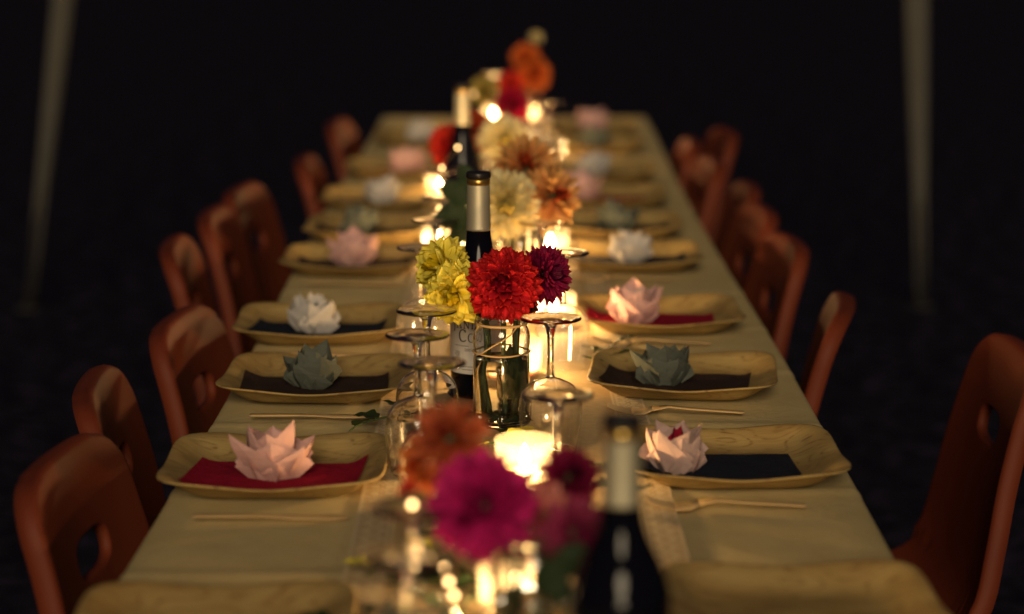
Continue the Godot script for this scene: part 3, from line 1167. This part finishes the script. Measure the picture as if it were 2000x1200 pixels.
	# bottles
	bottle(-0.043, -2.762, "dark wine bottle with a white printed label, behind the red dahlia", "bordeaux", true)
	bottle(-0.092, -4.015, "blurred wine bottle beyond the second bouquet, its silver neck catching light", "bordeaux", false)
	bottle(0.083, -1.585, "blurred dark wine bottle nearest the camera, at the bottom of the photo", "burgundy", false)

	# wine glasses, upside down
	for g in [[0.045, -2.471, "upturned wine glass right of the twine tied jar"], [0.045, -2.085, "upturned wine glass in front of the right hand one, behind the near bottle"], [-0.101, -2.517, "hindmost of the three upturned wine glasses left of the white label"], [-0.106, -2.376, "middle of three upturned wine glasses on the left, nearest the pink lotus"], [-0.084, -2.231, "foremost of the three upturned wine glasses left of the jar"],
			[-0.124, -2.970, "upturned wine glass behind the yellow dahlia"], [0.070, -2.928, "upturned wine glass behind the purple dahlia"], [-0.115, -3.224, "upturned wine glass left of the cream bouquet"], [0.046, -3.200, "upturned wine glass right of the cream dahlia, below the brown flowers"],
			[-0.080, -1.694, "blurred upturned wine glass at the bottom, left of the magenta dahlia"], [-0.078, -1.560, "blurred upturned wine glass lowest in the photo, under the magenta dahlia"],
			[-0.111, -3.470, "blurred upturned glass left of the dark leaves"], [-0.120, -3.776, "blurred upturned glass below the red dahlia"], [0.075, -3.560, "blurred upturned glass right of the brown spider dahlias"], [0.049, -4.181, "blurred upturned glass right of the farther cream dahlia"], [0.060, -4.620, "blurred upturned glass beyond the cream dahlia on the right"], [-0.037, -5.210, "far upturned glass with a round glint left of the crimson flower"], [0.034, -5.199, "far upturned glass with a round glint right of the crimson flower"], [-0.049, -5.740, "farthest upturned glass with a dim round glint"], [0.085, -5.000, "far upturned glass at the right edge of the runner"]]:
		wine_glass(g[0], g[1], g[2])

	# jars of flowers
	flower_jar(-0.013, -2.605, "glass jar tied with twine, holding the red and yellow dahlias", true)
	flower_jar(0.018, -1.690, "blurred glass jar under the magenta dahlias nearest the camera", false)
	flower_jar(0.012, -3.290, "glass jar under the cream and brown dahlias", false)
	flower_jar(-0.050, -4.110, "blurred glass jar under the red and orange dahlias", false)
	flower_jar(0.010, -5.330, "farthest glass jar, under the crimson and orange flowers", false)

	var red := {"c0": Color(0.20, 0.002, 0.014), "c1": Color(0.60, 0.010, 0.030), "tip": Color(0.66, 0.040, 0.024), "w": 0.31, "point": 0.62, "cup": 0.40, "back": 2.0, "flat": 0.80}
	var yellow := {"c0": Color(0.55, 0.40, 0.01), "c1": Color(0.88, 0.74, 0.06), "tip": Color(0.90, 0.82, 0.18), "w": 0.46, "point": 0.55, "cup": 0.30, "wild": 2.6, "back": 2.1, "flat": 0.80}
	var purple := {"c0": Color(0.07, 0.002, 0.025), "c1": Color(0.24, 0.005, 0.05), "tip": Color(0.31, 0.012, 0.07), "w": 0.25, "point": 0.75, "back": 1.9, "flat": 0.75}
	var magenta := {"c0": Color(0.28, 0.004, 0.08), "c1": Color(0.58, 0.012, 0.17), "tip": Color(0.66, 0.035, 0.22), "w": 0.34, "back": 2.1}
	var salmon := {"c0": Color(0.50, 0.07, 0.09), "c1": Color(0.74, 0.26, 0.22), "tip": Color(0.80, 0.40, 0.32), "w": 0.34, "back": 2.0}
	var mauve := {"c0": Color(0.22, 0.01, 0.07), "c1": Color(0.36, 0.035, 0.11), "tip": Color(0.46, 0.08, 0.16), "w": 0.32, "back": 2.0}
	var orange := {"c0": Color(0.45, 0.05, 0.01), "c1": Color(0.66, 0.13, 0.02), "tip": Color(0.70, 0.24, 0.06), "w": 0.34, "back": 2.0}
	var rust := {"c0": Color(0.36, 0.045, 0.015), "c1": Color(0.64, 0.27, 0.06), "tip": Color(0.80, 0.56, 0.24), "w": 0.19, "point": 0.9, "wild": 2.2, "back": 2.0, "cup": 0.6}
	var cream := {"c0": Color(0.62, 0.50, 0.13), "c1": Color(0.78, 0.68, 0.38), "tip": Color(0.80, 0.74, 0.52), "w": 0.24, "point": 0.8, "back": 2.0, "wild": 1.4}
	var scarlet := {"c0": Color(0.42, 0.01, 0.01), "c1": Color(0.66, 0.035, 0.02), "tip": Color(0.70, 0.06, 0.03), "w": 0.34, "back": 2.0}
	# the bouquet in focus
	var f1 := Vector3(-0.013, 0.014, -2.605)
	jar_at = f1
	dahlia("large red dahlia with orange edged petals, in focus over the jar", Vector3(-0.0105, 0.182, -2.592), Vector3(-0.10, 0.16, 1), 0.0475, 170, red, f1 + Vector3(0.004, 0, 0.006), true, "")
	dahlia("upper yellow dahlia turned left, beside the bottle neck", Vector3(-0.088, 0.194, -2.655), Vector3(-0.65, 0.35, 0.75), 0.037, 110, yellow, f1 + Vector3(-0.014, 0, -0.006), true, "yellow dahlias in the twine tied jar")
	dahlia("lower yellow dahlia drooping in front of the white label", Vector3(-0.070, 0.166, -2.618), Vector3(-0.25, -0.05, 1), 0.039, 115, yellow, f1 + Vector3(-0.010, 0, 0.010), true, "yellow dahlias in the twine tied jar")
	dahlia("dark purple dahlia behind the red one on the right", Vector3(0.043, 0.186, -2.645), Vector3(0.75, 0.22, 0.75), 0.038, 150, purple, f1 + Vector3(0.014, 0, -0.008), true, "")
	dahlia("small dark maroon bud under the purple dahlia", Vector3(0.022, 0.152, -2.612), Vector3(0.6, -0.2, 1), 0.013, 40, {"c0": Color(0.02, 0.004, 0.006), "c1": Color(0.05, 0.008, 0.012), "w": 0.5, "back": 2.3}, f1 + Vector3(0.010, 0, 0.004), false, "")
	foliage("dark green leaf in the jar under the red dahlia", Vector3(-0.013, 0.03, -2.600), [[Vector3(0.012, 0.012, 0.010), Vector3(0.2, 1, 0.0), Vector3(0.2, 0, 1), 0.055, 0.032], [Vector3(0.016, 0.035, -0.010), Vector3(-0.2, 1, 0.1), Vector3(-0.3, 0, 1), 0.038, 0.022]])
	# the blurred bouquet nearest the camera
	var f0 := Vector3(0.018, 0.014, -1.690)
	jar_at = f0
	dahlia("magenta dahlia, large and blurred, nearest the camera", Vector3(-0.025, 0.166, -1.690), Vector3(-0.3, 0.1, 1), 0.047, 80, magenta, f0 + Vector3(-0.012, 0, 0.004))
	dahlia("salmon pink dahlia, blurred, right of the magenta one", Vector3(0.022, 0.143, -1.725), Vector3(0.2, 0.0, 1), 0.037, 70, salmon, f0 + Vector3(0.002, 0, 0.006))
	dahlia("dark purple dahlia, blurred, left of the near bottle neck", Vector3(0.049, 0.170, -1.765), Vector3(0.4, 0.5, 0.8), 0.030, 60, purple, f0 + Vector3(0.012, 0, -0.008))
	dahlia("mauve pink dahlia, blurred, low against the near bottle", Vector3(0.052, 0.142, -1.690), Vector3(0.6, -0.1, 1), 0.033, 60, mauve, f0 + Vector3(0.014, 0, 0.004))
	dahlia("rust orange dahlia, blurred, tallest beside the magenta one", Vector3(-0.054, 0.202, -1.775), Vector3(-0.3, 0.6, 0.7), 0.036, 64, {"c0": Color(0.26, 0.03, 0.015), "c1": Color(0.50, 0.10, 0.03), "tip": Color(0.56, 0.16, 0.06), "w": 0.24, "wild": 2.0, "back": 2.0}, f0 + Vector3(-0.014, 0, -0.008))
	dahlia("orange dahlia, blurred, low on the left of the near bouquet", Vector3(-0.073, 0.172, -1.800), Vector3(-0.7, 0.1, 0.8), 0.029, 55, orange, f0 + Vector3(-0.010, 0, -0.010))
	dahlia("small red dahlia bud at the left edge of the near bouquet", Vector3(-0.088, 0.151, -1.785), Vector3(-0.8, -0.2, 0.8), 0.012, 30, scarlet, f0 + Vector3(-0.016, 0, 0.0))
	foliage("dark leaves hanging from the near jar, left of the bottle", Vector3(0.020, 0.118, -1.672), [[Vector3(0.004, 0.012, 0.016), Vector3(0.4, -0.5, 0.5), Vector3(0, 0.6, 1), 0.038, 0.030], [Vector3(0.016, 0.016, 0.010), Vector3(1, -0.2, 0.2), Vector3(0, 0.6, 1), 0.040, 0.028]])
	# second bouquet
	var f2 := Vector3(0.012, 0.014, -3.290)
	jar_at = f2
	dahlia("cream dahlia, larger and lower, right of the bottle neck", Vector3(-0.010, 0.182, -3.262), Vector3(0.05, 0.1, 1), 0.058, 130, cream, f2 + Vector3(-0.006, 0, 0.008))
	dahlia("rust and cream spider dahlia at the top of the second bouquet", Vector3(0.022, 0.232, -3.320), Vector3(0.0, 0.5, 0.8), 0.056, 110, rust, f2 + Vector3(0.002, 0, -0.006))
	dahlia("rust orange spider dahlia leaning right over the glasses", Vector3(0.062, 0.192, -3.285), Vector3(0.6, 0.2, 0.8), 0.050, 100, rust, f2 + Vector3(0.012, 0, 0.004))
	foliage("two broad dark green leaves left of the bottle neck", Vector3(-0.030, 0.120, -3.290), [[Vector3(-0.028, 0.070, 0.012), Vector3(-0.9, 0.35, 0.1), Vector3(0.1, 0.3, 1), 0.056, 0.042], [Vector3(-0.034, 0.048, 0.020), Vector3(-0.9, -0.1, 0.2), Vector3(-0.1, 0.4, 1), 0.056, 0.050], [Vector3(-0.030, 0.080, 0.0), Vector3(-0.35, 0.9, 0.0), Vector3(0.3, 0.0, 1), 0.045, 0.034], [Vector3(-0.036, 0.030, 0.020), Vector3(-0.6, -0.5, 0.2), Vector3(-0.2, 0.5, 1), 0.044, 0.036]])
	# third bouquet
	var f3 := Vector3(-0.050, 0.014, -4.110)
	jar_at = f3
	dahlia("scarlet dahlia, blurred, left of the farther cream one", Vector3(-0.116, 0.173, -4.082), Vector3(-0.4, 0.2, 1), 0.048, 80, scarlet, f3 + Vector3(-0.012, 0, 0.004))
	dahlia("orange red dahlia, blurred, above the scarlet one", Vector3(-0.069, 0.196, -4.137), Vector3(-0.1, 0.4, 1), 0.042, 70, {"c0": Color(0.45, 0.04, 0.015), "c1": Color(0.66, 0.11, 0.04), "w": 0.34, "back": 2.0}, f3 + Vector3(0.0, 0, -0.006))
	dahlia("cream dahlia, blurred, behind the rust spider dahlia", Vector3(-0.014, 0.190, -4.045), Vector3(0.2, 0.2, 1), 0.052, 80, cream, f3 + Vector3(0.014, 0, 0.004))
	# last bouquet
	var f4 := Vector3(0.010, 0.014, -5.330)
	jar_at = f4
	dahlia("crimson dahlia, blurred, near the far end of the table", Vector3(0.0, 0.143, -5.150), Vector3(0, 0.2, 1), 0.046, 60, {"c0": Color(0.28, 0.003, 0.03), "c1": Color(0.46, 0.008, 0.05), "w": 0.34, "back": 2.0}, f4 + Vector3(-0.004, 0, 0.010))
	dahlia("vermilion dahlia, blurred, above the crimson one", Vector3(-0.004, 0.184, -5.305), Vector3(-0.1, 0.4, 1), 0.034, 60, scarlet, f4 + Vector3(-0.006, 0, -0.004))
	dahlia("orange dahlia, blurred, in the tall far bouquet", Vector3(0.054, 0.198, -5.385), Vector3(0.3, 0.3, 1), 0.048, 70, orange, f4 + Vector3(0.012, 0, 0.0))
	dahlia("burnt orange dahlia, blurred, higher in the tall far bouquet", Vector3(0.034, 0.240, -5.400), Vector3(0.0, 0.6, 0.8), 0.040, 70, orange, f4 + Vector3(0.004, 0, -0.010))
	dahlia("pale yellow bud at the very top of the far bouquet", Vector3(0.060, 0.288, -5.420), Vector3(0.1, 1, 0.3), 0.020, 40, cream, f4 + Vector3(0.008, 0, -0.012))
	dahlia("dull yellow dahlia, blurred, right of the far bottle neck", Vector3(-0.070, 0.166, -5.300), Vector3(-0.4, 0.3, 1), 0.040, 60, {"c0": Color(0.24, 0.18, 0.03), "c1": Color(0.42, 0.34, 0.10), "w": 0.32, "back": 2.0}, f4 + Vector3(-0.014, 0, -0.004))

	# greenery on the runner
	ivy("ivy sprig with dark leaves between the jar and the white label", -0.060, -2.640, 0.5, 5)
	ivy("yellow green ivy sprig in front of the twine tied jar", -0.052, -2.470, 0.9, 4, "lime")
	ivy("dark ivy sprig right of the upturned glasses by the near bottle", 0.085, -2.400, 0.3, 6)
	ivy("dark ivy sprig at the bottom left, below the near glasses", -0.100, -2.130, 0.6, 6)
	ivy("thick dark ivy sprig under the near string of added glint points", -0.120, -1.960, 0.9, 7)
	ivy("dark ivy sprig left of the nearest flower jar, low in the photo", -0.060, -1.900, -0.9, 6)
	ivy("dark ivy sprig curling beside the nearest candle", -0.055, -2.000, 0.2, 5)
	ivy("small lime ivy sprig at the bottom left among the dark leaves", -0.080, -2.060, -0.5, 3, "lime")
	ivy("dark ivy sprig left of the three upturned glasses", -0.135, -2.640, -0.4, 4)
	ivy("dark ivy sprig beside the right hand glass foot", 0.110, -3.020, 0.2, 5)

	# strings of glowing points, added in place of reflections on the glasses
	added_glints("added string of glowing glint points hanging on the nearest upturned glass, bottom left", [Vector3(-0.079, 0.175, -1.657), Vector3(-0.077, 0.143, -1.651), Vector3(-0.076, 0.127, -1.648), Vector3(-0.080, 0.114, -1.646), Vector3(-0.046, 0.104, -1.644), Vector3(-0.050, 0.115, -1.645), Vector3(-0.054, 0.127, -1.648)], [Vector3(-0.095, 0.007, -1.742), Vector3(-0.118, 0.020, -1.700), Vector3(-0.090, 0.168, -1.690)])
	added_glints("added string of glowing glint points climbing the far wine bottle", [Vector3(-0.096, 0.049, -3.905), Vector3(-0.106, 0.031, -3.901), Vector3(-0.132, 0.079, -3.911), Vector3(-0.125, 0.103, -3.915), Vector3(-0.128, 0.151, -3.925), Vector3(-0.100, 0.182, -3.975)], [Vector3(-0.060, 0.007, -3.880)])
	added_glints("added string of glowing glint points among the last flowers at the far end", [Vector3(-0.094, 0.155, -5.301), Vector3(-0.045, 0.199, -5.309), Vector3(-0.038, 0.149, -5.299), Vector3(0.035, 0.149, -5.299), Vector3(0.056, 0.122, -5.294)], [Vector3(-0.110, 0.007, -5.330), Vector3(-0.112, 0.080, -5.310)])
